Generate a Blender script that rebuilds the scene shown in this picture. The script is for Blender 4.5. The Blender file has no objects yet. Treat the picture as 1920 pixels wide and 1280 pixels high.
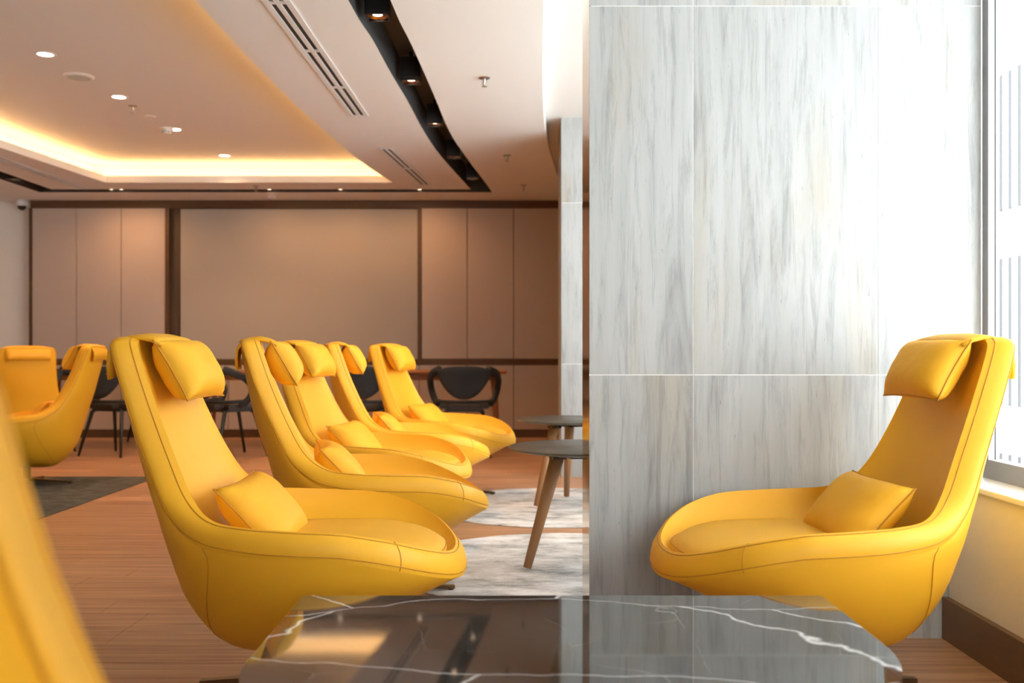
import bpy, bmesh, math, random
from mathutils import Vector, Matrix
random.seed(7)
S = bpy.context.scene
C = S.collection
F, EYE, HZ = 1867.0, 0.93, 660.0        # focal length in photo pixels, eye height, horizon row
CEIL = 2.587

# ------------------------------------------------------------------ camera
cam = bpy.data.objects.new('camera', bpy.data.cameras.new('camera'))
C.objects.link(cam); S.camera = cam
cam.location = (0, 0, EYE); cam.rotation_euler = (math.pi/2, 0, 0)
cam.data.sensor_width = 36.0; cam.data.lens = 36.0*F/1920
cam.data.shift_y = (HZ-640)/1920
cam.data.clip_start = 0.05
cam.data.dof.use_dof = True; cam.data.dof.focus_distance = 3.2; cam.data.dof.aperture_fstop = 3.6

# ------------------------------------------------------------------ world, sun, exposure
w = bpy.data.worlds.new('world'); S.world = w; w.use_nodes = True
bg = w.node_tree.nodes['Background']
bg.inputs[0].default_value = (0.94, 0.97, 1.0, 1); bg.inputs[1].default_value = 7.2
S.view_settings.view_transform = 'Standard'; S.view_settings.look = 'None'
S.view_settings.exposure = 1.0; S.view_settings.gamma = 1.0; S.view_settings.use_curve_mapping = False
sun = bpy.data.objects.new('sun', bpy.data.lights.new('sun', 'SUN')); C.objects.link(sun)
sun.data.energy = 3.0; sun.data.angle = 0.05; sun.rotation_euler = (0, math.radians(-42), 0)   # from behind our building onto the facade across
# ------------------------------------------------------------------ helpers
def ceil_pt(px, py, z=CEIL):
    d = F*(z-EYE)/(HZ-py); return ((px-960)/F*d, d)
def lerp(a, b, t): return a+(b-a)*t
MATS = {}
def mat(name, col, rough=.5, metal=0., spec=.5, bump=None, emit=None, strength=0., ior=None, var=None):
    if name in MATS: return MATS[name]
    m = bpy.data.materials.new(name); m.use_nodes = True; MATS[name] = m
    nt = m.node_tree; b = nt.nodes['Principled BSDF']
    b.inputs['Base Color'].default_value = (*col, 1); b.inputs['Roughness'].default_value = rough
    b.inputs['Metallic'].default_value = metal; b.inputs['Specular IOR Level'].default_value = spec
    if ior: b.inputs['IOR'].default_value = ior
    if emit: b.inputs['Emission Color'].default_value = (*emit, 1); b.inputs['Emission Strength'].default_value = strength
    if var or bump:
        tc = nt.nodes.new('ShaderNodeTexCoord'); mp = nt.nodes.new('ShaderNodeMapping'); n = nt.nodes.new('ShaderNodeTexNoise')
        nt.links.new(tc.outputs['Object'], mp.inputs[0]); nt.links.new(mp.outputs[0], n.inputs['Vector'])
        n.inputs['Scale'].default_value = (var or bump)[0]; n.inputs['Detail'].default_value = 4
        if var:
            mp.inputs['Scale'].default_value = var[2]
            r = nt.nodes.new('ShaderNodeMix'); r.data_type = 'RGBA'
            r.inputs[6].default_value = (*col, 1); r.inputs[7].default_value = (*var[1], 1)
            nt.links.new(n.outputs['Fac'], r.inputs[0]); nt.links.new(r.outputs[2], b.inputs['Base Color'])
        if bump:
            bp = nt.nodes.new('ShaderNodeBump'); bp.inputs['Strength'].default_value = bump[1]; bp.inputs['Distance'].default_value = bump[2]
            nt.links.new(n.outputs['Fac'], bp.inputs['Height']); nt.links.new(bp.outputs[0], b.inputs['Normal'])
    return m
def mesh(name, verts, faces, m=None, parent=None, smooth=False):
    me = bpy.data.meshes.new(name); me.from_pydata([tuple(v) for v in verts], [], faces); me.update()
    o = bpy.data.objects.new(name, me); C.objects.link(o)
    if m: me.materials.append(m)
    if smooth:
        for p in me.polygons: p.use_smooth = True
    if parent: o.parent = parent
    return o
def bm_obj(name, bm, m=None, parent=None, smooth=False):
    me = bpy.data.meshes.new(name); bm.to_mesh(me); bm.free()
    o = bpy.data.objects.new(name, me); C.objects.link(o)
    if m: me.materials.append(m)
    if smooth:
        for p in me.polygons: p.use_smooth = True
    if parent: o.parent = parent
    return o
def add_box(bm, x0, x1, y0, y1, z0, z1):
    vs = [bm.verts.new(p) for p in ((x0,y0,z0),(x1,y0,z0),(x1,y1,z0),(x0,y1,z0),(x0,y0,z1),(x1,y0,z1),(x1,y1,z1),(x0,y1,z1))]
    for f in ((3,2,1,0),(4,5,6,7),(0,1,5,4),(1,2,6,5),(2,3,7,6),(3,0,4,7)): bm.faces.new([vs[i] for i in f])
def box(name, x0, x1, y0, y1, z0, z1, m, parent=None, bevel=0):
    bm = bmesh.new(); add_box(bm, x0, x1, y0, y1, z0, z1)
    if bevel: bmesh.ops.bevel(bm, geom=bm.edges[:], offset=bevel, segments=2, affect='EDGES', profile=.5)
    return bm_obj(name, bm, m, parent)
def tag(o, label=None, cat=None, group=None, kind=None):
    if label: o['label'] = label
    if cat: o['category'] = cat
    if group: o['group'] = group
    if kind: o['kind'] = kind
    return o
def struct(o): o['kind'] = 'structure'; return o
def empty(name, loc, rz=0):
    o = bpy.data.objects.new(name, None); C.objects.link(o); o.location = loc; o.rotation_euler = (0, 0, rz); return o
def lathe(name, prof, m, parent=None, n=32, smooth=True, at=(0,0,0)):
    vs, fs = [], []
    for i in range(n):
        a = 2*math.pi*i/n
        for (r, z) in prof: vs.append((at[0]+r*math.cos(a), at[1]+r*math.sin(a), at[2]+z))
    k = len(prof)
    for i in range(n):
        j = (i+1) % n
        for q in range(k-1): fs.append((i*k+q, j*k+q, j*k+q+1, i*k+q+1))
    return mesh(name, vs, fs, m, parent, smooth)
def add_tube(vs, fs, pts, rad, n=10, closed=False):
    pts = [Vector(p) for p in pts]; k = len(pts); base = len(vs)
    rads = rad if isinstance(rad, (list, tuple)) else [rad]*k
    prev = None
    for i, p in enumerate(pts):
        t = (pts[(i+1) % k]-pts[i-1]) if closed else (pts[min(i+1, k-1)]-pts[max(i-1, 0)])
        t.normalize()
        if prev is None:
            a = t.orthogonal().normalized()
        else:
            a = (prev-t*prev.dot(t)); a = a.normalized() if a.length > 1e-6 else t.orthogonal().normalized()
        prev = a; b = t.cross(a)
        for q in range(n):
            ang = 2*math.pi*q/n; vs.append(p+(a*math.cos(ang)+b*math.sin(ang))*rads[i])
    for i in range(k if closed else k-1):
        j = (i+1) % k
        for q in range(n):
            r = (q+1) % n; fs.append((base+i*n+q, base+i*n+r, base+j*n+r, base+j*n+q))
    if not closed:
        fs.append(tuple(base+q for q in reversed(range(n)))); fs.append(tuple(base+(k-1)*n+q for q in range(n)))
def tube(name, pts, rad, m, parent=None, n=10, closed=False):
    vs, fs = [], []; add_tube(vs, fs, pts, rad, n, closed)
    return mesh(name, vs, fs, m, parent, True)
def catmull(keys, per=6):
    out = []; n = len(keys)
    for i in range(n-1):
        p0, p1, p2, p3 = keys[max(i-1, 0)], keys[i], keys[i+1], keys[min(i+2, n-1)]
        for s in range(per):
            t = s/per
            out.append(tuple(.5*((2*b)+(c-a)*t+(2*a-5*b+4*c-d)*t*t+(3*b-a-3*c+d)*t**3) for a, b, c, d in zip(p0, p1, p2, p3)))
    out.append(tuple(keys[-1])); return out
def copy_tree(o, parent=None):
    c = o.copy(); C.objects.link(c); c.parent = parent
    for ch in o.children: copy_tree(ch, c)
    return c

# ------------------------------------------------------------------ materials
YEL = mat('yellow_leather', (0.92, 0.465, 0.024), .50, spec=.35, bump=(55, .10, .004))
YEL_P = mat('yellow_pillow_fabric', (0.92, 0.465, 0.024), .60, spec=.3, bump=(9, .35, .02))
SEAM = mat('yellow_seam', (0.62, 0.26, 0.008), .6)
BRASS = mat('dark_brass', (0.20, 0.15, 0.09), .30, 1.0)
WHITE = mat('ceiling_paint', (0.86, 0.84, 0.80), .8, spec=.2)
WHITE2 = mat('fixture_white', (0.80, 0.79, 0.76), .5)
WALLP = mat('wall_paint', (0.86, 0.82, 0.75), .8, spec=.2)
BLACK = mat('black_metal', (0.012, 0.012, 0.013), .35)
SLOTM = mat('slot_dark', (0.06, 0.058, 0.055), .5)
DARKG = mat('vent_dark', (0.03, 0.03, 0.03), .7)
WOODD = mat('walnut_frame', (0.085, 0.040, 0.016), .5, var=(3, (0.13, 0.065, 0.028), (1, 1, 12)))
PANEL = mat('cabinet_panel', (0.56, 0.46, 0.39), .55, spec=.3)
SCREEN = mat('board_panel', (0.44, 0.39, 0.33), .6, spec=.25)
CHROME = mat('sprinkler_metal', (0.45, 0.42, 0.38), .3, 1.0)
LED = mat('led_strip', (1, .8, .5), .5, emit=(1.0, 0.56, 0.22), strength=13)
LAMP = mat('lamp_glow', (1, .9, .8), .5, emit=(1.0, 0.86, 0.70), strength=9)
SPOTL = mat('spot_glow', (1, .8, .6), .5, emit=(1.0, 0.70, 0.45), strength=5)
CHARC = mat('charcoal_fabric', (0.022, 0.027, 0.031), .85, bump=(260, .4, .003))
CHLEG = mat('black_painted_leg', (0.014, 0.018, 0.018), .4)
SEATB = mat('seat_brown_black', (0.040, 0.032, 0.026), .6)
OAK = mat('oak_leg', (0.44, 0.225, 0.095), .5, var=(5, (0.30, 0.14, 0.055), (8, 8, .6)))
TEAK = mat('table_wood', (0.34, 0.115, 0.030), .35, var=(4, (0.24, 0.075, 0.02), (1, 12, 12)))
TOPG = mat('table_top_grey', (0.095, 0.092, 0.075), .38)
BRONZE = mat('bronze_mirror', (0.58, 0.42, 0.25), .12, 1.0)
FRAME = mat('window_aluminium', (0.36, 0.36, 0.36), .4, .6)
SILL = mat('sill_white', (0.86, 0.86, 0.85), .4)
BASEB = mat('baseboard_wood', (0.15, 0.085, 0.042), .5, var=(2, (0.20, 0.12, 0.062), (1, 1, 14)))

def wood_floor():
    m = bpy.data.materials.new('floor_wood'); m.use_nodes = True; nt = m.node_tree; N = nt.nodes; L = nt.links
    b = N['Principled BSDF']; b.inputs['Roughness'].default_value = .38; b.inputs['Specular IOR Level'].default_value = .4
    g = N.new('ShaderNodeNewGeometry'); mp = N.new('ShaderNodeMapping'); mp.inputs['Scale'].default_value = (.9, 26, 1)
    off = N.new('ShaderNodeVectorMath'); off.operation = 'ADD'
    cm = N.new('ShaderNodeCombineXYZ'); mul = N.new('ShaderNodeMath'); mul.operation = 'MULTIPLY'; mul.inputs[1].default_value = 40
    L.new(g.outputs['Random Per Island'], mul.inputs[0]); L.new(mul.outputs[0], cm.inputs[0]); L.new(mul.outputs[0], cm.inputs[2])
    L.new(g.outputs['Position'], mp.inputs[0]); L.new(mp.outputs[0], off.inputs[0]); L.new(cm.outputs[0], off.inputs[1])
    n = N.new('ShaderNodeTexNoise'); n.inputs['Scale'].default_value = 1.6; n.inputs['Detail'].default_value = 6; n.inputs['Roughness'].default_value = .65; n.inputs['Distortion'].default_value = .4
    L.new(off.outputs[0], n.inputs['Vector'])
    r = N.new('ShaderNodeValToRGB'); e = r.color_ramp.elements
    e[0].position = .28; e[0].color = (.30, .145, .075, 1); e[1].position = .72; e[1].color = (.68, .41, .235, 1)
    q = e.new(.5); q.color = (.50, .275, .150, 1)
    L.new(n.outputs['Fac'], r.inputs[0])
    hs = N.new('ShaderNodeHueSaturation'); vm = N.new('ShaderNodeMapRange'); vm.inputs[3].default_value = .86; vm.inputs[4].default_value = 1.12
    L.new(g.outputs['Random Per Island'], vm.inputs[0]); L.new(vm.outputs[0], hs.inputs['Value']); L.new(r.outputs[0], hs.inputs['Color'])
    L.new(hs.outputs[0], b.inputs['Base Color'])
    bp = N.new('ShaderNodeBump'); bp.inputs['Strength'].default_value = .12; bp.inputs['Distance'].default_value = .002
    L.new(n.outputs['Fac'], bp.inputs['Height']); L.new(bp.outputs[0], b.inputs['Normal'])
    return m
FLOORM = wood_floor()

def travertine():
    m = bpy.data.materials.new('travertine_tile'); m.use_nodes = True; nt = m.node_tree; N = nt.nodes; L = nt.links
    b = N['Principled BSDF']; b.inputs['Roughness'].default_value = .42; b.inputs['Specular IOR Level'].default_value = .35
    tc = N.new('ShaderNodeTexCoord'); oi = N.new('ShaderNodeObjectInfo')
    g = N.new('ShaderNodeNewGeometry')
    mul = N.new('ShaderNodeMath'); mul.operation = 'MULTIPLY'; mul.inputs[1].default_value = 30
    cm = N.new('ShaderNodeCombineXYZ'); L.new(oi.outputs['Random'], mul.inputs[0]); L.new(mul.outputs[0], cm.inputs[0]); L.new(mul.outputs[0], cm.inputs[2])
    add = N.new('ShaderNodeVectorMath'); add.operation = 'ADD'; L.new(g.outputs['Position'], add.inputs[0]); L.new(cm.outputs[0], add.inputs[1])
    def streak(sx, sz, sc, det, dist, rough=.6):
        mp = N.new('ShaderNodeMapping'); mp.inputs['Scale'].default_value = (sx, sx, sz); L.new(add.outputs[0], mp.inputs[0])
        n = N.new('ShaderNodeTexNoise'); n.inputs['Scale'].default_value = sc; n.inputs['Detail'].default_value = det
        n.inputs['Distortion'].default_value = dist; n.inputs['Roughness'].default_value = rough
        L.new(mp.outputs[0], n.inputs['Vector']); return n
    a = streak(7, .75, 1.3, 7, .9); c = streak(22, 1.6, 1.5, 8, .5, .75); p = streak(40, 9, 2.0, 4, .2); bz = streak(3.2, .55, 1.0, 5, .6)
    r = N.new('ShaderNodeValToRGB'); e = r.color_ramp.elements
    e[0].position = .30; e[0].color = (.31, .31, .305, 1); e[1].position = .60; e[1].color = (.455, .463, .452, 1)
    q = e.new(.44); q.color = (.41, .418, .406, 1)
    L.new(a.outputs['Fac'], r.inputs[0])
    r2 = N.new('ShaderNodeValToRGB'); e = r2.color_ramp.elements
    e[0].position = .30; e[0].color = (.50, .49, .48, 1); e[1].position = .50; e[1].color = (1, 1, 1, 1); L.new(c.outputs['Fac'], r2.inputs[0])
    mx = N.new('ShaderNodeMix'); mx.data_type = 'RGBA'; mx.blend_type = 'MULTIPLY'; mx.inputs[0].default_value = .75
    L.new(r.outputs[0], mx.inputs[6]); L.new(r2.outputs[0], mx.inputs[7])
    r3 = N.new('ShaderNodeValToRGB'); e = r3.color_ramp.elements
    e[0].position = .53; e[0].color = (0, 0, 0, 1); e[1].position = .70; e[1].color = (1, 1, 1, 1); L.new(bz.outputs['Fac'], r3.inputs[0])
    mb = N.new('ShaderNodeMix'); mb.data_type = 'RGBA'; mb.blend_type = 'MULTIPLY'; mb.inputs[7].default_value = (.90, .76, .58, 1)
    fm = N.new('ShaderNodeMath'); fm.operation = 'MULTIPLY'; fm.inputs[1].default_value = .55
    L.new(r3.outputs[0], fm.inputs[0]); L.new(fm.outputs[0], mb.inputs[0]); L.new(mx.outputs[2], mb.inputs[6])
    r4 = N.new('ShaderNodeValToRGB'); e = r4.color_ramp.elements      # pits
    e[0].position = .24; e[0].color = (.35, .33, .30, 1); e[1].position = .31; e[1].color = (1, 1, 1, 1); L.new(p.outputs['Fac'], r4.inputs[0])
    m4 = N.new('ShaderNodeMix'); m4.data_type = 'RGBA'; m4.blend_type = 'MULTIPLY'; m4.inputs[0].default_value = .6
    L.new(mb.outputs[2], m4.inputs[6]); L.new(r4.outputs[0], m4.inputs[7]); L.new(m4.outputs[2], b.inputs['Base Color'])
    bp = N.new('ShaderNodeBump'); bp.inputs['Strength'].default_value = .15; bp.inputs['Distance'].default_value = .003
    L.new(c.outputs['Fac'], bp.inputs['Height']); L.new(bp.outputs[0], b.inputs['Normal'])
    return m
TRAV = travertine()
GROUT = mat('tile_grout', (.82, .82, .80), .8)

def marble():
    m = bpy.data.materials.new('dark_marble'); m.use_nodes = True; nt = m.node_tree; N = nt.nodes; L = nt.links
    b = N['Principled BSDF']; b.inputs['Roughness'].default_value = .045; b.inputs['IOR'].default_value = 1.75
    g = N.new('ShaderNodeNewGeometry')
    n0 = N.new('ShaderNodeTexNoise'); n0.inputs['Scale'].default_value = 2.2; n0.inputs['Detail'].default_value = 5; L.new(g.outputs['Position'], n0.inputs['Vector'])
    sc = N.new('ShaderNodeVectorMath'); sc.operation = 'SCALE'; sc.inputs[3].default_value = .22; L.new(n0.outputs['Color'], sc.inputs[0])
    ad = N.new('ShaderNodeVectorMath'); ad.operation = 'ADD'; L.new(g.outputs['Position'], ad.inputs[0]); L.new(sc.outputs[0], ad.inputs[1])
    def veins(scale, wid, sx=1., sy=1.):
        mp = N.new('ShaderNodeMapping'); mp.inputs['Scale'].default_value = (sx, sy, 1); mp.inputs['Rotation'].default_value = (0, 0, .5); L.new(ad.outputs[0], mp.inputs[0])
        v = N.new('ShaderNodeTexVoronoi'); v.feature = 'DISTANCE_TO_EDGE'; v.inputs['Scale'].default_value = scale; L.new(mp.outputs[0], v.inputs['Vector'])
        r = N.new('ShaderNodeMapRange'); r.inputs[1].default_value = 0; r.inputs[2].default_value = wid; r.inputs[3].default_value = 1; r.inputs[4].default_value = 0
        L.new(v.outputs['Distance'], r.inputs[0]); return r
    v1 = veins(1.5, .006, .7, 1.7); v2 = veins(3.6, .006, 1.3, .8)
    msk = N.new('ShaderNodeTexNoise'); msk.inputs['Scale'].default_value = 3.5; L.new(g.outputs['Position'], msk.inputs['Vector'])
    mr = N.new('ShaderNodeMapRange'); mr.inputs[1].default_value = .45; mr.inputs[2].default_value = .62; L.new(msk.outputs['Fac'], mr.inputs[0])
    k2 = N.new('ShaderNodeMath'); k2.operation = 'MULTIPLY'; L.new(v2.outputs[0], k2.inputs[0]); L.new(mr.outputs[0], k2.inputs[1])
    k3 = N.new('ShaderNodeMath'); k3.operation = 'MULTIPLY'; k3.inputs[1].default_value = .35; L.new(k2.outputs[0], k3.inputs[0])
    mxm = N.new('ShaderNodeMath'); mxm.operation = 'MAXIMUM'; L.new(v1.outputs[0], mxm.inputs[0]); L.new(k3.outputs[0], mxm.inputs[1])
    cl = N.new('ShaderNodeTexNoise'); cl.inputs['Scale'].default_value = 5; cl.inputs['Detail'].default_value = 6; L.new(g.outputs['Position'], cl.inputs['Vector'])
    r = N.new('ShaderNodeValToRGB'); e = r.color_ramp.elements
    e[0].position = .3; e[0].color = (.030, .026, .022, 1); e[1].position = .75; e[1].color = (.085, .078, .068, 1); L.new(cl.outputs['Fac'], r.inputs[0])
    mx = N.new('ShaderNodeMix'); mx.data_type = 'RGBA'; mx.inputs[7].default_value = (.75, .74, .72, 1)
    L.new(mxm.outputs[0], mx.inputs[0]); L.new(r.outputs[0], mx.inputs[6]); L.new(mx.outputs[2], b.inputs['Base Color'])
    return m
MARBLE = marble()

def rug_mat(name, c0, c1, c2, sc):
    m = bpy.data.materials.new(name); m.use_nodes = True; nt = m.node_tree; N = nt.nodes; L = nt.links
    b = N['Principled BSDF']; b.inputs['Roughness'].default_value = .95; b.inputs['Specular IOR Level'].default_value = .1
    g = N.new('ShaderNodeNewGeometry'); mp = N.new('ShaderNodeMapping'); mp.inputs['Scale'].default_value = (1, 2.0, 1); L.new(g.outputs['Position'], mp.inputs[0])
    n = N.new('ShaderNodeTexNoise'); n.inputs['Scale'].default_value = sc; n.inputs['Detail'].default_value = 9; n.inputs['Roughness'].default_value = .72; L.new(mp.outputs[0], n.inputs['Vector'])
    r = N.new('ShaderNodeValToRGB'); e = r.color_ramp.elements
    e[0].position = .33; e[0].color = (*c0, 1); e[1].position = .62; e[1].color = (*c2, 1); q = e.new(.48); q.color = (*c1, 1)
    L.new(n.outputs['Fac'], r.inputs[0]); L.new(r.outputs[0], b.inputs['Base Color'])
    n2 = N.new('ShaderNodeTexNoise'); n2.inputs['Scale'].default_value = 160; L.new(g.outputs['Position'], n2.inputs['Vector'])
    bp = N.new('ShaderNodeBump'); bp.inputs['Strength'].default_value = .5; bp.inputs['Distance'].default_value = .006
    L.new(n2.outputs['Fac'], bp.inputs['Height']); L.new(bp.outputs[0], b.inputs['Normal'])
    return m
RUGW = rug_mat('rug_white_grey', (.20, .205, .21), (.62, .61, .58), (.88, .87, .85), 3.2)
RUGD = rug_mat('rug_dark_grey', (.055, .06, .058), (.10, .105, .10), (.15, .155, .15), 9)

def glass_mat():
    m = bpy.data.materials.new('window_glass'); m.use_nodes = True; nt = m.node_tree; N = nt.nodes; L = nt.links
    for n in list(N): N.remove(n)
    o = N.new('ShaderNodeOutputMaterial'); t = N.new('ShaderNodeBsdfTransparent'); gl = N.new('ShaderNodeBsdfGlossy'); gl.inputs['Roughness'].default_value = .02
    mx = N.new('ShaderNodeMixShader'); mx.inputs[0].default_value = .05
    L.new(t.outputs[0], mx.inputs[1]); L.new(gl.outputs[0], mx.inputs[2]); L.new(mx.outputs[0], o.inputs[0])
    t.inputs[0].default_value = (.95, .97, .97, 1)
    return m
GLASS = glass_mat()

# ------------------------------------------------------------------ floor, with planks
fl = struct(box('floor', -6.2, 1.75, -3.2, 11.2, -.12, -.006, GROUT))
PW, PL = .19, 1.22
bm_far = bmesh.new(); row = 0; y = -3.1; nind = 0
while y < 11.0:
    x = -6.1-random.random()*PL
    while x < 1.6:
        x0, x1 = max(x, -6.1)+.0008, min(x+PL, 1.60)-.0008
        if x1-x0 > .02:
            vis = 1.25 < y+PW and y < 5.75 and x1 > -.53*(y+PW) and x0 < min(1.45, .53*(y+PW))
            if vis:
                box('plank', x0, x1, y+.0008, y+PW-.0008, -.006, 0, FLOORM, fl); nind += 1
            else:
                add_box(bm_far, x0, x1, y+.0008, y+PW-.0008, -.006, 0)
        x += PL
    y += PW
fb = bm_obj('far_planks', bm_far, FLOORM, fl); fb['kind'] = 'stuff'

# ------------------------------------------------------------------ walls
struct(box('wall_left', -6.25, -6.05, -3.2, 11.2, 0, 3.2, WALLP))
struct(box('wall_rear', -6.25, .05, -3.3, -3.1, 0, 3.2, WALLP))           # behind the camera, unseen window added at right end to light the pillar
struct(box('wall_rear_sill', .05, 1.8, -3.3, -3.1, 0, .6, WALLP))
struct(box('wall_rear_head', .05, 1.8, -3.3, -3.1, 2.6, 3.2, WALLP))
win_added = struct(box('window_added_rear', .05, 1.42, -3.24, -3.18, .6, .65, FRAME))  # added opening, brings frontal daylight onto the stone pillar
box('window_frame', .05, .10, -3.24, -3.18, .65, 2.6, FRAME, win_added); box('pane', .10, 1.42, -3.213, -3.207, .65, 2.6, GLASS, win_added)
struct(box('wall_back', -6.25, 1.8, 10.95, 11.15, 0, 3.2, WALLP))
struct(box('wall_right', 1.42, 1.58, -3.2, 3.235, 0, .505, WALLP))        # low wall under the window
struct(box('wall_right_far', 1.42, 1.58, 3.57, 10.95, 0, .505, WALLP))
struct(box('wall_right_head', 1.42, 1.60, -3.2, 10.95, 2.68, 3.2, WALLP))
struct(box('baseboard_right', 1.398, 1.42, -3.2, 3.238, 0, .135, BASEB))
sl = struct(box('trim_1', 1.40, 1.64, -3.2, 3.238, .505, .524, SILL, bevel=.004))
# window: frame, mullions, panes
win = struct(box('window_1', 1.53, 1.575, 1.35, 3.235, .524, .585, FRAME))
box('window_frame', 1.528, 1.548, 3.195, 3.236, .585, 2.66, FRAME, win)
box('window_frame', 1.548, 1.554, 3.197, 3.236, .585, 2.66, mat('gasket', (.03, .03, .03), .6), win)
box('window_frame', 1.53, 1.58, 1.35, 3.235, 2.62, 2.68, FRAME, win)
struct(box('wall_right_light_block', 1.42, 1.60, -3.2, 1.35, .524, 2.68, WALLP))  # unseen solid stretch, put in to cut window light from the camera side
for yy in (2.2, 1.38):
    box('window_mullion', 1.535, 1.585, yy-.03, yy+.03, .585, 2.62, FRAME, win)
for (a, b) in ((1.41, 2.17), (2.23, 3.197)):
    box('pane', 1.556, 1.562, a, b, .585, 2.62, GLASS, win)
win2 = struct(box('window_2', 1.53, 1.575, 3.6, 7.0, .505, .56, FRAME))
struct(box('wall_right_deep', 1.42, 1.60, 7.06, 10.95, .505, 2.68, WALLP))
for (a, b) in ((3.6, 5.2), (5.26, 7.0)):
    box('pane', 1.556, 1.562, a, b, .56, 2.68, GLASS, win2)
    box('window_mullion', 1.535, 1.585, b, b+.06, .56, 2.68, FRAME, win2)

# pillars clad in travertine tiles
def pillar(name, x0, x1, y0, y1, ztop, xcuts, zcuts, side=None):
    p = struct(box(name, x0+.004, x1, y0+.0012, y1, 0, ztop, GROUT))
    xs = [x0]+xcuts+[x1]; zs = [0]+zcuts+[ztop]
    for i in range(len(xs)-1):
        for j in range(len(zs)-1):
            g = .0014
            box('tile', xs[i]+(g if i else 0), xs[i+1]-g, y0, y0+.010, zs[j]+(g if j else 0), zs[j+1]-g, TRAV, p)
    if side: box('side_panel', x0, x0+.004, y0+.010, y1, 0, ztop, side, p)
    return p
pillar('wall_pillar_front', .252, 1.527, 3.24, 3.56, 3.0, [.590, 1.190], [.856, 2.056], BRONZE)
pillar('wall_pillar_back', .367, 1.50, 7.42, 7.90, 2.68, [.967], [.842, 2.042], TRAV)

# ------------------------------------------------------------------ ceiling
tray_r = [(-1.50, 0.6), (-1.50, 3.0), (-1.49, 4.69), (-1.48, 5.73), (-1.44, 6.83), (-1.375, 7.93), (-1.325, 8.55), (-1.245, 9.2), (-1.165, 9.73)]
tray = catmull(tray_r, 5)+[(-3.97, 9.73), (-4.15, 8.08), (-4.25, 5.0), (-4.25, .6)]
lpx = [(653, 0), (698, 73), (733, 137), (763, 187), (795, 246), (827, 293), (883, 355)]
rpx = [(732, 0), (773, 87), (813, 177), (843, 247), (873, 293), (922, 358.5)]
sl_l = [(-.80, .3), (-.80, 2.5)]+[ceil_pt(*p) for p in lpx]
sl_r = [(-.60, .3), (-.60, 2.5)]+[ceil_pt(*p) for p in rpx]
sl_l = catmull(sl_l, 4); sl_r = catmull(sl_r, 4)
YI, YO = sl_l[-1][1], sl_r[-1][1]+.06
sl_r[-1] = (sl_r[-1][0], YO)
slot = sl_l+[(-4.69, YI), (-4.69, .3), (-4.90, .3), (-4.90, YO)]+sl_r[::-1]
bnd = catmull([(.14, -3.2), (.14, 1), (.145, 3), (.15, 4.69), (.185, 6.0), (.226, 7.03), (.285, 7.9), (.345, 8.59), (.41, 9.2), (.484, 9.82), (.62, 10.4)], 4)
outer = [(-6.1, -3.2)]+bnd+[(.62, 11.0), (-6.1, 11.0)]
def ring_edges(bm, pts, z):
    vs = [bm.verts.new((p[0], p[1], z)) for p in pts]
    return [bm.edges.new((vs[i], vs[(i+1) % len(vs)])) for i in range(len(vs))]
bm = bmesh.new(); ed = []
for pts in (outer, tray, slot): ed += ring_edges(bm, pts, CEIL)
bmesh.ops.triangle_fill(bm, use_beauty=True, edges=ed)
bm.normal_update()
for f in bm.faces:
    if f.normal.z > 0: f.normal_flip()
ceiling = struct(bm_obj('ceiling', bm, WHITE))
def skirt(name, pts, z0, z1, m, closed=True):
    vs = [(p[0], p[1], z) for p in pts for z in (z0, z1)]; n = len(pts)
    fs = [(2*i, 2*((i+1) % n), 2*((i+1) % n)+1, 2*i+1) for i in range(n if closed else n-1)]
    return mesh(name, vs, fs, m, ceiling)
def flat(name, pts, z, m):
    bm = bmesh.new(); vs = [bm.verts.new((p[0], p[1], z)) for p in pts]; f = bm.faces.new(vs)
    bmesh.ops.triangulate(bm, faces=[f]); return bm_obj(name, bm, m, ceiling)
skirt('tray_lip', tray, CEIL, CEIL+.066, WHITE)
# lip top ledge and raised tray
def offset(pts, d):
    n = len(pts); out = []
    cx = sum(p[0] for p in pts)/n; cy = sum(p[1] for p in pts)/n
    area = sum(pts[i][0]*pts[(i+1) % n][1]-pts[(i+1) % n][0]*pts[i][1] for i in range(n))
    sg = 1 if area > 0 else -1
    for i in range(n):
        a, b, c = Vector(pts[i-1]), Vector(pts[i]), Vector(pts[(i+1) % n])
        e1 = (b-a).normalized(); e2 = (c-b).normalized()
        n1 = Vector((e1.y, -e1.x))*sg; n2 = Vector((e2.y, -e2.x))*sg
        k = (n1+n2); k = k/max(.35, k.dot(n1))
        out.append((b.x+k.x*d, b.y+k.y*d))
    return out
tray_o = offset(tray, .22)
nT = len(tray)
mesh('tray_ledge', [(p[0], p[1], CEIL+.066) for p in tray]+[(p[0], p[1], CEIL+.066) for p in tray_o], [(i, (i+1) % nT, nT+(i+1) % nT, nT+i) for i in range(nT)], WHITE, ceiling)
skirt('tray_side', tray_o, CEIL+.066, 2.80, WHITE)
flat('tray_top', tray_o, 2.80, WHITE)
# LED strips lying on the ledge
t_led = offset(tray, .13)
def led(i0, i1):
    a, b = Vector(t_led[i0]), Vector(t_led[i1]); 
    d = (b-a).normalized(); nrm = Vector((d.y, -d.x))*.008
    z0, z1 = CEIL+.068, CEIL+.078
    q = [a+nrm, b+nrm, b-nrm, a-nrm]
    mesh('led_strip', [(p.x, p.y, z) for z in (z0, z1) for p in q], [(3,2,1,0), (4,5,6,7), (0,1,5,4), (1,2,6,5), (2,3,7,6), (3,0,4,7)], LED, ceiling)
for _i in range(8, nT-5): led(_i, _i+1)
iFR = nT-5; led(iFR, nT-4); led(nT-4, nT-3); led(nT-3, nT-2)
# slot
skirt('slot_side', slot, CEIL, CEIL+.19, SLOTM); flat('slot_top', slot, CEIL+.19, SLOTM)
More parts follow.
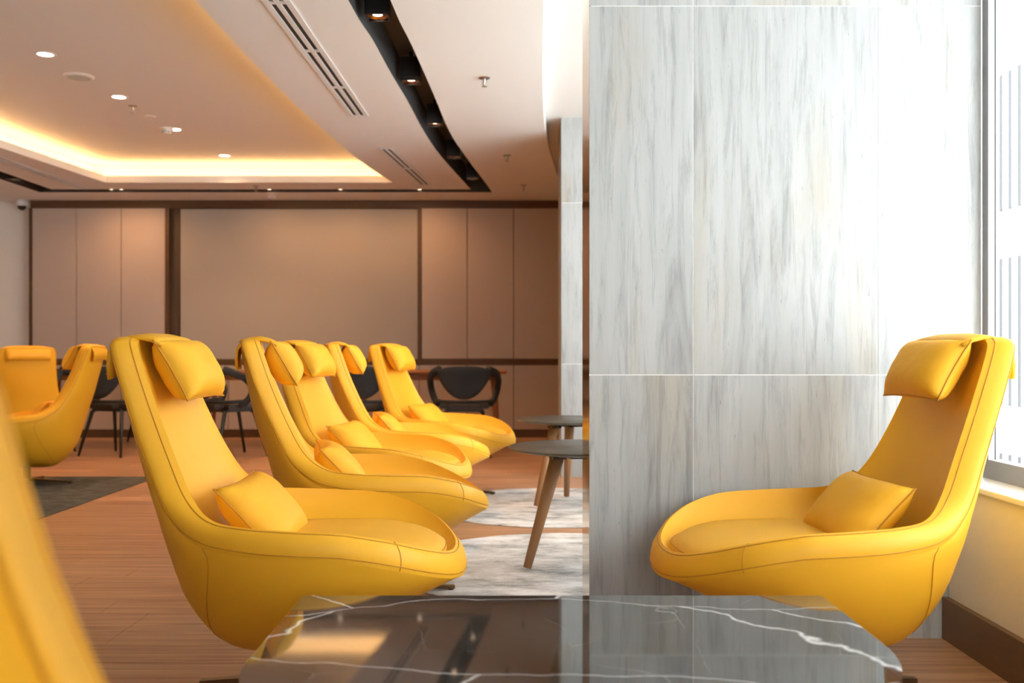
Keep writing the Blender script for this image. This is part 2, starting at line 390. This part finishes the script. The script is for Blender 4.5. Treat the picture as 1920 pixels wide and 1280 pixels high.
# raised white ceiling to the right of the curve
RZ = 2.68
skirt('step_face', bnd, CEIL, RZ, WHITE, False)
flat('raised_top', bnd+[(.62, 11.0), (1.7, 11.0), (1.7, -3.2)], RZ, WHITE)
struct(box('ceiling_slab', -6.3, 1.75, -3.3, 11.2, 3.0, 3.2, WHITE))

# ------------------------------------------------------------------ back wall joinery
YB = 10.85
def zy(py): return EYE+(HZ-py)/F*YB
def xx(px): return (px-960)/F*YB
tr = struct(box('trim_2', xx(55), .60, YB+.02, 10.95, 2.50, 2.587, WOODD))
struct(box('trim_3', xx(55), xx(60), YB-.01, 10.95, 0, 2.50, WOODD))
struct(box('trim_4', xx(310), xx(317), YB-.01, 10.95, .80, 2.50, WOODD))
struct(box('trim_5', xx(783), xx(790), YB-.01, 10.95, .80, 2.50, WOODD))
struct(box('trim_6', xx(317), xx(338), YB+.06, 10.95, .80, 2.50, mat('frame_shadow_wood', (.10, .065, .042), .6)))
struct(box('trim_7', xx(60), .60, YB-.004, 10.95, .792, .855, WOODD))
struct(box('baseboard_back', xx(60), .60, YB-.005, 10.95, 0, .085, WOODD))
def cabinet(name, label, cols, z0, z1, parts='door'):
    t = empty(name, (0, 0, 0)); tag(t, label, 'cabinet')
    box('body', xx(cols[0]), xx(cols[-1]), YB+.022, 10.948, z0, z1, WOODD, t)
    for a, b in zip(cols[:-1], cols[1:]):
        box('door', xx(a)+.004, xx(b)-.004, YB, YB+.022, z0+.004, z1-.004, PANEL, t, bevel=.002)
    return t
cabinet('wall_cabinet', 'tall beige cabinet with three plain doors beside the dome camera', [60, 143, 227, 310], .855, 2.50)
cabinet('wall_cabinet', 'tall beige cabinet with three plain doors next to the stone pillar', [790, 876, 963, 1055], .855, 2.50)
cabinet('low_cabinet', 'low row of beige cabinet doors under the left upper cabinet', [60, 143, 227, 310], .085, .792)
cabinet('low_cabinet', 'low row of beige cabinet doors below the large framed board', [310, 428, 546, 664, 786], .085, .792)
cabinet('low_cabinet', 'low row of beige cabinet doors beside the stone pillar', [786, 876, 963, 1055], .085, .792)
bd = box('wall_board', xx(338), xx(783), YB+.01, YB+.04, .855, 2.49, SCREEN, bevel=.003)
tag(bd, 'large plain beige board in a dark wood frame on the back wall', 'board')

# ------------------------------------------------------------------ ceiling fittings
def vent(pts, label, nseg, wid):
    (xa, ya), (xb, yb) = pts
    L = math.hypot(xb-xa, yb-ya)
    t = empty('ceiling_vent', (xa, ya, CEIL), math.atan2(yb-ya, xb-xa)); tag(t, label, 'vent', 'linear ceiling vents')
    hw = wid/2
    box('dark_throat', 0, L, -hw, hw, -.001, .0, DARKG, t)
    for (y0, y1) in ((-hw, -hw*.56), (-hw*.18, hw*.18), (hw*.56, hw)):
        box('slat', 0, L, y0, y1, -.008, -.001, WHITE2, t)
    for i in range(nseg+1):
        xc = L*i/nseg
        box('divider', max(0, xc-.014), min(L, xc+.014), -hw, hw, -.0085, -.001, WHITE2, t)
vent(((-1.135, 3.2), (-1.07, 6.97)), 'long linear air vent in the white ceiling beside the tray', 5, .135)
vent(((-1.03, 8.08), (-.855, 9.85)), 'short linear air vent at the far end of the ceiling by the dark slot', 2, .125)
vent(((-4.42, 7.3), (-4.34, 10.05)), 'linear air vent on the left ceiling margin near the dome camera', 3, .12)

def downlight(px, py, label):
    x, y = ceil_pt(px, py, 2.80)
    t = empty('downlight', (x, y, 2.80)); tag(t, label, 'ceiling light', 'round downlights in the ceiling tray')
    lathe('ring', [(.046, -.001), (.048, -.006), (.062, -.005), (.066, 0)], WHITE2, t)
    lathe('lens', [(0, -.003), (.047, -.003)], LAMP, t)
    l = bpy.data.objects.new('downlight_beam', bpy.data.lights.new('downlight_beam', 'SPOT')); C.objects.link(l); l.parent = t
    l.location = (0, 0, -.02); l.data.energy = 35; l.data.color = (1, .54, .24); l.data.spot_size = math.radians(120); l.data.spot_blend = .6; l.data.shadow_soft_size = .05
for px, py, lb in ((85, 101, 'round white downlight beside the ceiling speaker'), (223, 181, 'round white downlight between speaker and sprinkler'),
                   (328, 242, 'round white downlight touching the smoke detector'), (421, 291, 'round white downlight nearest the glowing cove corner')):
    downlight(px, py, lb)
x, y = ceil_pt(148, 143, 2.80)
t = empty('ceiling_speaker', (x, y, 2.80)); tag(t, 'round pale ceiling speaker disc in the tray', 'speaker')
lathe('rim', [(.075, -.012), (.085, -.012), (.098, -.004), (.10, 0)], WHITE2, t); lathe('grille', [(0, -.013), (.076, -.013)], mat('speaker_grille', (.62, .64, .58), .7), t)
x, y = ceil_pt(312, 240, 2.80)
t = empty('smoke_detector', (x, y, 2.80)); tag(t, 'white smoke detector on the tray ceiling beside a downlight', 'smoke detector')
lathe('base', [(0, -.018), (.052, -.018), (.058, -.010), (.058, 0)], WHITE2, t)
lathe('cap', [(0, -.050), (.022, -.050), (.034, -.040), (.036, -.018)], WHITE2, t)
for k in range(10):
    a = k*math.pi/5; box('vent_slot', .0355*math.cos(a)-.002, .0355*math.cos(a)+.002, .0355*math.sin(a)-.004, .0355*math.sin(a)+.004, -.040, -.026, DARKG, t)
x, y = ceil_pt(281, 218, 2.80)
t = empty('ceiling_plate', (x, y, 2.80)); tag(t, 'small round cover plate on the tray ceiling near the sprinkler', 'cover plate')
lathe('plate', [(0, -.007), (.030, -.007), (.044, -.003), (.044, 0)], WHITE2, t)
def sprinkler(px, py, z, label):
    x, y = ceil_pt(px, py, z)
    t = empty('sprinkler', (x, y, z)); tag(t, label, 'sprinkler', 'ceiling sprinkler heads')
    lathe('escutcheon', [(0, -.006), (.028, -.006), (.036, 0)], CHROME, t)
    lathe('body', [(.009, -.006), (.010, -.026), (.006, -.030), (.004, -.044)], CHROME, t, 12)
    for s in (-1, 1): tube('frame_arm', [(s*.010, 0, -.024), (s*.013, 0, -.036), (s*.003, 0, -.050)], .0022, CHROME, t, 6)
    lathe('deflector', [(0, -.050), (.017, -.051), (.017, -.053), (0, -.053)], CHROME, t, 16)
for px, py, z, lb in ((249, 199, 2.80, 'sprinkler head on the tray ceiling beside the small cover plate'), (908, 146, CEIL, 'sprinkler head on the white ceiling beside the front of the dark slot'),
                      (951, 291, CEIL, 'sprinkler head on the white ceiling halfway along the raised curve'), (982, 347, CEIL, 'sprinkler head on the warm ceiling by the back pillar'),
                      (480, 349, CEIL, 'sprinkler head on the ceiling strip between tray and far slot')):
    sprinkler(px, py, z, lb)
x, y = ceil_pt(508, 368, CEIL)
t = empty('ceiling_detector', (x, 10.6, CEIL)); tag(t, 'flat round detector on the ceiling strip above the large board', 'detector')
lathe('base', [(0, -.02), (.035, -.02), (.05, -.006), (.05, 0)], WHITE2, t)
t = empty('dome_camera', (xx(40), 10.86, 2.56)); tag(t, 'white dome security camera at the top of the left wall', 'camera')
lathe('housing', [(0, .027), (.055, .027), (.062, .0), (.058, -.030), (.045, -.038)], WHITE2, t); lathe('dome', [(.045, -.036), (.040, -.060), (.024, -.078), (0, -.084)], mat('dome_dark', (.03, .03, .03), .1), t)

def spot(x, y, label, on=True):
    t = empty('spot_fixture', (x, y, CEIL)); tag(t, label, 'spotlight', 'black spotlights in the ceiling slot')
    h = .058
    box('bracket', -.012, .012, -.012, .012, .15, .19, BLACK, t)
    box('housing', -h, h, -h, h, .022, .15, BLACK, t, bevel=.003)
    bm = bmesh.new()
    for (a, b, c, d) in ((-h, h, -h, -h+.008), (-h, h, h-.008, h), (-h, -h+.008, -h+.008, h-.008), (h-.008, h, -h+.008, h-.008)): add_box(bm, a, b, c, d, .004, .022)
    bm_obj('bezel', bm, BLACK, t)
    lathe('reflector', [(.022, .0215), (.046, .010), (.049, .010)], mat('reflector_bronze', (.5, .36, .24), .25, 1.), t, 24)
    lathe('lamp', [(0, .019), (.024, .019)], SPOTL, t, 20)
    l = bpy.data.objects.new('spot_beam', bpy.data.lights.new('spot_beam', 'SPOT')); C.objects.link(l); l.parent = t
    l.location = (0, 0, -.002); l.data.energy = 22; l.data.color = (1, .54, .24); l.data.spot_size = math.radians(75); l.data.spot_blend = .5; l.data.shadow_soft_size = .03
for x, y, lb in ((-.668, 4.95, 'black box spotlight in the slot alongside the middle of the long vent'), (-.622, 6.14, 'black box spotlight in the slot level with the front sprinkler'),
                 (-.565, 7.29, 'black box spotlight in the slot between the ends of the two vents'), (-.495, 8.5, 'black box spotlight in the slot beside the short vent'),
                 (-.375, 9.55, 'black box spotlight at the far corner of the slot'), (-4.80, 9.6, 'black box spotlight in the left arm of the slot')):
    spot(x, y, lb)
for px, lb in ((213, 'tiny slot lamp above the left cabinet doors'), (232, 'tiny slot lamp above the joint of cabinet and board frame'), (508, 'tiny slot lamp above the flat ceiling detector'), (640, 'tiny slot lamp above the bare middle of the board'), (788, 'tiny slot lamp above the frame post beside the right cabinet')):      # small warm wall washers in the far slot
    t = empty('wall_washer', ((px-960)/F*10.3, (YI+YO)/2, CEIL)); tag(t, lb, 'spotlight', 'small lamps in the far slot')
    lathe('can', [(0, .10), (.028, .10), (.028, .012), (.024, .012)], BLACK, t, 16); lathe('lamp', [(0, .016), (.024, .016)], SPOTL, t, 16)
    l = bpy.data.objects.new('washer_beam', bpy.data.lights.new('washer_beam', 'SPOT')); C.objects.link(l); l.parent = t
    l.location = (0, 0, .0); l.rotation_euler = (math.radians(12), 0, 0)
    l.data.energy = 7 if px < 240 else 9; l.data.color = (1, .52, .22); l.data.spot_size = math.radians(165); l.data.spot_blend = .8; l.data.shadow_soft_size = .04

# ------------------------------------------------------------------ lounge chair
RIM = [  # x, half width, z of the inner rim edge | keel x, z | inner keel x, z | band offset x, y, z
 ((-.378, 0, .968), (-.440, .945), (-.374, .963), (-0.067, 0.000, -0.014)),
 ((-.376, .10, .968), (-.440, .945), (-.374, .961), (-0.067, 0.000, -0.014)),
 ((-.372, .162, .961), (-.440, .938), (-.376, .950), (-0.063, 0.010, -0.011)),
 ((-.360, .185, .925), (-.438, .910), (-.374, .915), (-0.063, 0.016, -0.007)),
 ((-.312, .197, .79), (-.418, .79), (-.335, .79), (-0.066, 0.018, -0.009)),
 ((-.248, .224, .645), (-.388, .655), (-.288, .66), (-0.066, 0.020, -0.016)),
 ((-.195, .262, .556), (-.350, .54), (-.250, .555), (-0.061, 0.024, -0.030)),
 ((-.130, .318, .513), (-.312, .40), (-.215, .46), (-0.037, 0.028, -0.052)),
 ((-.040, .356, .502), (-.260, .245), (-.17, .39), (-0.010, 0.028, -0.064)),
 ((.080, .370, .496), (-.150, .130), (-.05, .362), (0.000, 0.026, -0.067)),
 ((.200, .360, .488), (.02, .120), (.10, .356), (0.005, 0.024, -0.067)),
 ((.300, .322, .465), (.185, .180), (.22, .356), (0.015, 0.020, -0.069)),
 ((.375, .255, .435), (.31, .245), (.32, .358), (0.022, 0.012, -0.071)),
 ((.422, .170, .410), (.385, .288), (.385, .362), (0.027, 0.008, -0.071)),
 ((.446, .085, .396), (.425, .315), (.422, .372), (0.029, 0.003, -0.069)),
 ((.452, 0, .392), (.435, .322), (.432, .376), (0.030, 0.000, -0.069)),
]
PER = 5
ri = catmull([k[0] for k in RIM], PER); kl = catmull([k[1] for k in RIM], PER); ik = catmull([k[2] for k in RIM], PER); of = catmull([k[3] for k in RIM], PER)
ro = [tuple(a+b for a, b in zip(p, o)) for p, o in zip(ri, of)]
def bez(p0, p1, p2, p3, n):
    out = []
    for i in range(n+1):
        t = i/n; u = 1-t
        out.append(tuple(u**3*a+3*u*u*t*b+3*u*t*t*c+t**3*d for a, b, c, d in zip(p0, p1, p2, p3)))
    return out
def half_to_full(rows):            # rows: profiles for the half rim; mirrored into a full strip of profiles
    return rows+[[(x, -y, z) for (x, y, z) in r] for r in rows[-2:0:-1]]
def strip_mesh(name, rows, m, parent, closed=True):
    n = len(rows); k = len(rows[0]); vs = [p for r in rows for p in r]
    fs = [(i*k+q, ((i+1) % n)*k+q, ((i+1) % n)*k+q+1, i*k+q+1) for i in range(n if closed else n-1) for q in range(k-1)]
    bm = bmesh.new(); bv = [bm.verts.new(v) for v in vs]
    for f in fs:
        try: bm.faces.new([bv[i] for i in f])
        except ValueError: pass
    bmesh.ops.remove_doubles(bm, verts=bm.verts[:], dist=.0004)
    bmesh.ops.recalc_face_normals(bm, faces=bm.faces[:])
    return bm_obj(name, bm, m, parent, True)
def pillow(name, wd, ht, th, parent, loc, rot, sag=0.):
    n = 18; vs, fs = [], []
    def pt(u, v, s):
        e = max(0., (1-abs(u)**3.2)*(1-abs(v)**3.2))**.55
        x = u*wd/2*(1-.075*(1-v*v)); y = v*ht/2*(1-.09*(1-u*u))
        wr = .05*math.sin(7*u+3*v)*e*(1-e)+.04*math.sin(11*v-4*u)*e*(1-e)
        return (s*th/2*(e+wr), x, y)            # thickness along local x
    for s in (1, -1):
        for i in range(n+1):
            for j in range(n+1): vs.append(pt(-1+2*i/n, -1+2*j/n, s))
    o2 = (n+1)*(n+1)
    for i in range(n):
        for j in range(n):
            a = i*(n+1)+j
            fs.append((a, a+n+1, a+n+2, a+1)); fs.append((o2+a, o2+a+1, o2+a+n+2, o2+a+n+1))
    bm = bmesh.new(); bv = [bm.verts.new(v) for v in vs]
    for f in fs: bm.faces.new([bv[i] for i in f])
    bmesh.ops.remove_doubles(bm, verts=bm.verts[:], dist=.0005)
    bmesh.ops.recalc_face_normals(bm, faces=bm.faces[:])
    o = bm_obj(name, bm, YEL_P, parent, True); o.location = loc; o.rotation_euler = rot
    ring = [pt(-1+2*i/n, -1, 1) for i in range(n)]+[pt(1, -1+2*i/n, 1) for i in range(n)]+[pt(1-2*i/n, 1, 1) for i in range(n)]+[pt(-1, 1-2*i/n, 1) for i in range(n)]
    tube('piping', ring, .0022, SEAM, o, 6, True)
    return o
def make_lounge():
    t = empty('lounge_chair', (0, 0, 0))
    outer_rows, inner_rows, band_rows = [], [], []
    for p, q, k, i_ in zip(ri, ro, kl, ik):
        wq = q[1]; P3 = (k[0], 0, k[1])
        P1 = (lerp(q[0], k[0], .30), wq*.97, lerp(q[2], k[1], .42)); P2 = (k[0], wq*.66, lerp(q[2], k[1], .96))
        outer_rows.append(bez(q, P1, P2, P3, 12))
        wp = p[1]; P3 = (i_[0], 0, i_[1])
        P1 = (lerp(p[0], i_[0], .35), wp*.965, lerp(p[2], i_[1], .55)); P2 = (i_[0], wp*.78, i_[1])
        inner_rows.append(bez(p, P1, P2, P3, 10))
        o = Vector(of[len(band_rows)]); out = Vector((o.x*.3, .012 if p[1] > .05 else 0, .010))
        if len(band_rows) > 10*PER: out = Vector((.010, .006 if p[1] > .05 else 0, .006))
        band_rows.append([tuple(Vector(p).lerp(Vector(q), s)+out*(math.sin(math.pi*s)**.7)) for s in (0, .12, .3, .5, .7, .88, 1)])
    sh = strip_mesh('outer_shell', half_to_full(outer_rows), YEL, t)
    strip_mesh('inner_shell', half_to_full(inner_rows), YEL, t)
    rb = strip_mesh('rim_band', half_to_full(band_rows), YEL, t)
    full = lambda c: list(c)+[(x, -y, z) for (x, y, z) in c[-2:0:-1]]
    tube('rim_seam', full([tuple(b[1]) for b in band_rows]), .0016, SEAM, rb, 5, True)
    tube('rim_seam', full([tuple(b[5]) for b in band_rows]), .0016, SEAM, rb, 5, True)
    for s in (1, -1):
        i = 11*PER+1; tube('cross_seam', [(a, s*(b+.0006), c+.0006) for a, b, c in band_rows[i]], .0012, SEAM, rb, 5)
        pth = []
        for j in range(13):
            fi = lerp(7.2*PER, 9.0*PER, (j/12)**.8); i0 = int(fi)
            pth.append(tuple(Vector(outer_rows[i0][j]).lerp(Vector(outer_rows[i0+1][j]), fi-i0)))
        tube('side_seam', [(a, s*(b+.0008), c) for a, b, c in pth], .0013, SEAM, sh, 5)
    # seat cushion
    n = 44; vs, fs = [], []; rings = [(.90, .355), (.985, .368), (1.0, .390), (.985, .408), (.90, .424), (.6, .432), (.0, .436)]
    for sc, z in rings:
        for i in range(n):
            a = 2*math.pi*i/n; ca, sa = math.cos(a), math.sin(a)
            ex = 2/2.6
            X = .115+.315*abs(ca)**ex*(1 if ca > 0 else -1)*sc; Y = .285*abs(sa)**ex*(1 if sa > 0 else -1)*sc
            if ca > 0: Y *= 1-.10*ca
            vs.append((X, Y, z-.02*max(0, (X-.25))/.2))
    for r in range(len(rings)-1):
        for i in range(n): fs.append((r*n+i, r*n+(i+1) % n, (r+1)*n+(i+1) % n, (r+1)*n+i))
    fs.append(tuple(reversed(range(n))))
    sc_ = mesh('seat_cushion', vs, fs, YEL, t, True)
    tube('cushion_seam', vs[3*n:4*n], .0018, SEAM, sc_, 5, True)
    pillow('lumbar_pillow', .40, .25, .13, t, (-.080, 0, .482), (0, math.radians(-42), 0))
    pillow('head_pillow', .325, .185, .12, t, (-.288, 0, .882), (0, math.radians(-30), 0))
    # strap that folds over the top and carries a weight behind
    path = [(-.315, .953), (-.340, .966), (-.372, .973), (-.405, .970), (-.430, .960), (-.446, .940), (-.450, .905), (-.447, .868)]
    rows = []
    for (X, z) in path:
        hw = .158
        rows.append([(X, y, z-.010*(abs(y)/hw)**4) for y in [hw*(-1+2*i/12) for i in range(13)]])
    k = 13; vs = [p for r in rows for p in r]; fs = [(i*k+q, i*k+q+1, (i+1)*k+q+1, (i+1)*k+q) for i in range(len(rows)-1) for q in range(k-1)]
    st = mesh('head_strap', vs, fs, YEL, t, True)
    so = st.modifiers.new('thickness', 'SOLIDIFY'); so.thickness = .009; so.offset = 1
    tube('strap_seam', [(-.462, y, .872) for y in (-.15, 0, .15)], .0016, SEAM, st, 5)
    # swivel base
    bx = .05
    lathe('column', [(.0, .02), (.030, .02), (.027, .06), (.027, .135), (.06, .14), (.06, .15), (0, .15)], BRASS, t, 20, at=(bx, 0, 0))
    for k in range(4):
        a = k*math.pi/2; c, s = math.cos(a), math.sin(a)
        prof = [(.0, .020, .016, .040), (.31, .011, .004, .016)]
        vs = []
        for (r, hw, z0, z1) in prof:
            for (yy, zz) in ((-hw, z0), (hw, z0), (hw, z1), (-hw, z1)): vs.append((bx+r*c-yy*s, r*s+yy*c, zz))
        lg = mesh('base_leg', vs, [(0,1,5,4), (1,2,6,5), (2,3,7,6), (3,0,4,7), (4,5,6,7), (3,2,1,0)], BRASS, t)
        lathe('glide', [(0, 0), (.011, 0), (.011, .006), (0, .006)], BLACK, lg, 12, at=(bx+.295*c, .295*s, 0))
    return t
lounge = make_lounge()
spots = [
 (-.610, 2.78, 0, 'yellow lounge chair beside the marble table, facing the stone pillar'),
 (.875, 2.78, 184, 'yellow lounge chair in front of the stone pillar by the window'),
 (-.575, 3.80, 13, 'yellow lounge chair by the near round rug, second in the row from the marble table'),
 (-.68, 4.85, -9, 'yellow lounge chair by the near rug, third in the row from the marble table'),
 (-.61, 5.65, 12, 'yellow lounge chair by the far round rug, second from the end of the row'),
 (-.46, 6.55, -14, 'yellow lounge chair at the end of the row, in front of a dark dining chair'),
 (-.405, .932, 80, 'yellow lounge chair with its back turned, at the corner of the marble table'),
 (-3.36, 7.0, 186, 'yellow lounge chair on the dark grey rug with its pillow towards the left wall'),
 (-4.06, 8.15, 128, 'yellow lounge chair with its back to the dark grey rug'),
]
for i, (x, y, a, lb) in enumerate(spots):
    o = lounge if i == 0 else copy_tree(lounge)
    o.location = (x, y, .0075 if (2 <= i <= 5 or i == 7) else 0); o.rotation_euler = (0, 0, math.radians(a)); tag(o, lb, 'armchair', 'yellow lounge chairs')
    if i == 6:                                   # on this chair the head pillow has slid to the far side
        for ch in o.children:
            if ch.name.startswith('head_pillow'): ch.location.y += .085; ch.location.z -= .01
            if ch.name.startswith('head_strap'): ch.location.y += .085

# ------------------------------------------------------------------ marble table
def rounded(x0, x1, y0, y1, rs, n=14):
    pts = []
    def seg(r): return n if r > .05 else 3
    for (cx, cy, a0, r) in ((x0, y0, 180, rs[0]), (x1, y0, 270, rs[1]), (x1, y1, 0, rs[2]), (x0, y1, 90, rs[3])):
        ccx = cx+(r if cx == x0 else -r); ccy = cy+(r if cy == y0 else -r)
        for i in range(seg(r)+1):
            a = math.radians(a0+90*i/seg(r)); pts.append((ccx+r*math.cos(a), ccy+r*math.sin(a)))
    return pts
mt = empty('marble_table', (.11, 1.66, 0)); tag(mt, 'dark polished marble coffee table with white veins', 'table')
def prism(name, pts, z0, z1, m, parent, bev=0):
    bm = bmesh.new(); vs = [bm.verts.new((p[0]-.11, p[1]-1.66, z0)) for p in pts]; f = bm.faces.new(vs)
    r = bmesh.ops.extrude_face_region(bm, geom=[f]); bmesh.ops.translate(bm, vec=(0, 0, z1-z0), verts=[v for v in r['geom'] if isinstance(v, bmesh.types.BMVert)])
    bmesh.ops.recalc_face_normals(bm, faces=bm.faces[:])
    if bev:
        top = [e for e in bm.edges if all(abs(v.co.z-z1) < 1e-5 for v in e.verts)]
        bmesh.ops.bevel(bm, geom=top, offset=bev, segments=2, affect='EDGES')
    return bm_obj(name, bm, m, parent)
prism('table_top', rounded(-.455, .675, 1.385, 2.17, (.315, .415, .012, .012)), .365, .40, MARBLE, mt)
prism('plinth', rounded(-.12, .38, 1.55, 1.95, (.15, .15, .05, .05)), 0, .365, mat('plinth_black', (.02, .02, .02), .4), mt)

# ------------------------------------------------------------------ round side tables
def side_table(x, y, rot, label):
    t = empty('side_table', (x, y, .0075), rot); tag(t, label, 'side table', 'round side tables on the rugs')
    lathe('table_top', [(0, .500), (.30, .500), (.335, .507), (.345, .514), (.343, .518), (0, .519)], TOPG, t, 64)
    box('top_frame', -.12, .12, -.12, .12, .478, .500, BLACK, t, bevel=.003)
    for k in range(3):
        a = 2*math.pi*k/3; c, s = math.cos(a), math.sin(a)
        lg = tube('leg', [(.14*c, .14*s, .482), (.275*c, .275*s, .012)], [.031, .018], OAK, t, 14)
        box('leg_plate', .14*c-.03, .14*c+.03, .14*s-.03, .14*s+.03, .468, .480, BLACK, t)
    return t
side_table(.33, 4.28, math.radians(195), 'round dark side table with oak legs on the near round rug')
side_table(.37, 6.05, math.radians(215), 'round dark side table with oak legs on the far round rug')

# ------------------------------------------------------------------ rugs
def round_rug(x, y, r, label):
    n = 72; vs, fs = [], []
    prof = [(1.0, 0), (1.003, .003), (.995, .006), (.95, .0065), (.6, .0065), (.0, .0065)]
    for q, (s, z) in enumerate(prof):
        for i in range(n):
            a = 2*math.pi*i/n; rr = r*s*(1+.004*math.sin(17*a)*(s > .9)); vs.append((rr*math.cos(a), rr*math.sin(a), z))
    for q in range(len(prof)-1):
        for i in range(n): fs.append((q*n+i, q*n+(i+1) % n, (q+1)*n+(i+1) % n, (q+1)*n+i))
    o = mesh('round_rug', vs, fs, RUGW, None, True); o.location = (x, y, 0.0005); tag(o, label, 'rug', 'round mottled rugs')
round_rug(.25, 4.33, .76, 'round mottled white and grey rug under the nearer side table')
round_rug(.25, 6.02, .76, 'round mottled white and grey rug under the farther side table')
dr = box('floor_rug', -5.1, -2.63, 4.6, 7.40, .0005, .007, RUGD, None, bevel=.002); tag(dr, 'large dark grey woven rug on the wood floor', 'rug')

# ------------------------------------------------------------------ dining tables and chairs
def dining_table(x0, x1, y0, y1, label):
    t = empty('dining_table', ((x0+x1)/2, (y0+y1)/2, 0)); tag(t, label, 'table', 'wooden dining tables along the back wall')
    hx, hy = (x1-x0)/2, (y1-y0)/2
    box('table_top', -hx, hx, -hy, hy, .722, .75, TEAK, t, bevel=.012)
    box('apron', -hx+.12, hx-.12, -hy+.10, -hy+.12, .66, .722, TEAK, t); box('apron', -hx+.12, hx-.12, hy-.12, hy-.10, .66, .722, TEAK, t)
    for sx in (-1, 1):
        for sy in (-1, 1): tube('leg', [(sx*(hx-.13), sy*(hy-.11), .722), (sx*(hx-.09), sy*(hy-.07), 0)], [.030, .017], TEAK, t, 12)
dining_table(-1.62, -.05, 9.45, 10.25, 'reddish wood dining table behind the dark chair near the back pillar')
dining_table(-3.15, -1.85, 9.45, 10.25, 'reddish wood dining table below the large framed board')
dining_table(-4.75, -3.42, 9.45, 10.25, 'reddish wood dining table in front of the left cabinet')
def make_dining():
    t = empty('dining_chair', (0, 0, 0))
    # back panel, curved round the sitter
    rows = []
    for i in range(17):
        ph = math.radians(-46+92*i/16); f = abs(i-8)/8
        zb = .515+.20*f**2.2; zt = .805-.035*f**3
        col = []
        for j in range(7):
            z = lerp(zb, zt, j/6); R = .285+.03*(z-.5)/.3
            col.append((.03-R*math.cos(ph)*1.0, R*math.sin(ph)*1.02, z))
        rows.append(col)
    k = 7; vs = [p for r in rows for p in r]; fs = [(i*k+q, (i+1)*k+q, (i+1)*k+q+1, i*k+q+1) for i in range(16) for q in range(6)]
    o = mesh('back_panel', vs, fs, CHARC, t, True); m_ = o.modifiers.new('thickness', 'SOLIDIFY'); m_.thickness = .022; m_.offset = 0
    for s in (-1, 1):
        pts = catmull([(-.17, s*.215, .775), (-.10, s*.275, .745), (.0, s*.305, .69), (.06, s*.300, .60), (.03, s*.27, .51), (-.03, s*.235, .465)], 5)
        tube('arm', pts, [.036]*8+[.030]*(len(pts)-8), CHARC, t, 12)
    tube('lower_rail', catmull([(.03, -.26, .50), (-.15, -.19, .492), (-.235, 0, .490), (-.15, .19, .492), (.03, .26, .50)], 5), .016, CHARC, t, 10)
    bm = bmesh.new(); add_box(bm, -.22, .23, -.225, .225, .425, .468)
    bmesh.ops.bevel(bm, geom=[e for e in bm.edges if abs(e.verts[0].co.z-e.verts[1].co.z) > .01], offset=.09, segments=6, affect='EDGES')
    bmesh.ops.bevel(bm, geom=[e for e in bm.edges if abs(e.verts[0].co.z-e.verts[1].co.z) < .001 and e.calc_length() > .001], offset=.012, segments=2, affect='EDGES')
    bm_obj('seat', bm, SEATB, t)
    box('under_frame', -.15, .15, -.16, .16, .40, .425, CHLEG, t, bevel=.004)
    for sx in (-1, 1):
        for sy in (-1, 1): tube('leg', [(sx*.11, sy*.13, .415), (sx*.14, sy*.165, .395), (sx*.235, sy*.235, 0)], [.016, .018, .011], CHLEG, t, 10)
    return t
dch = make_dining()
dpos = [(-.43, 8.98, 92, 'charcoal dining chair at the wood table near the back pillar'),
        (-1.30, 9.0, 84, 'charcoal dining chair half hidden between two yellow chairs'),
        (-2.52, 8.95, 40, 'charcoal dining chair turned sideways below the large framed board'),
        (-3.58, 9.05, 70, 'charcoal dining chair at the left table beside a yellow chair back'),
        (-4.28, 9.05, 100, 'charcoal dining chair at the left table behind the rear yellow chairs'),
        (-3.75, 10.55, 270, 'charcoal dining chair between the left table and the cabinet doors')]
for i, (x, y, a, lb) in enumerate(dpos):
    o = dch if i == 0 else copy_tree(dch)
    o.location = (x, y, 0); o.rotation_euler = (0, 0, math.radians(a)); tag(o, lb, 'chair', 'charcoal dining chairs')

# ------------------------------------------------------------------ building across the street
FAC = mat('facade_white', (.82, .83, .84), .7); FACG = mat('facade_dark_glass', (.060, .061, .063), .9, spec=0.)
bt = empty('facing_building', (6.0, 12, -4)); tag(bt, 'bright white building with vertical louvre bands outside the window', 'building')
box('wall', .25, .6, -52, 14, 0, 22, FAC, bt)
for (z0, z1) in ((-2.4, -.35), (.25, 2.12), (2.72, 4.52), (5.05, 6.9)):
    box('band_backing', .20, .25, -6, 8, z0+4, z1+4, FACG, bt)
    yy = -3.0
    first = None
    while yy < 3.5:
        if first is None: first = box('louvre', .17, .20, yy, yy+.06, z0+4, z1+4, FAC, bt)
        else:
            c = first.copy(); C.objects.link(c); c.parent = bt; c.location = (0, yy+3.0, 0)
        yy += .23
struct(box('ground', 1.8, 30, -20, 40, -4.2, -4.0, mat('street_grey', (.45, .45, .44), .8)))
struct(box('ceiling_sky_blocker', 1.62, 3.3, -6, 14, 2.80, 3.05, mat('sky_blocker_grey', (.55, .55, .54), .8)))     # unseen canopy added outside to cut the high sky light
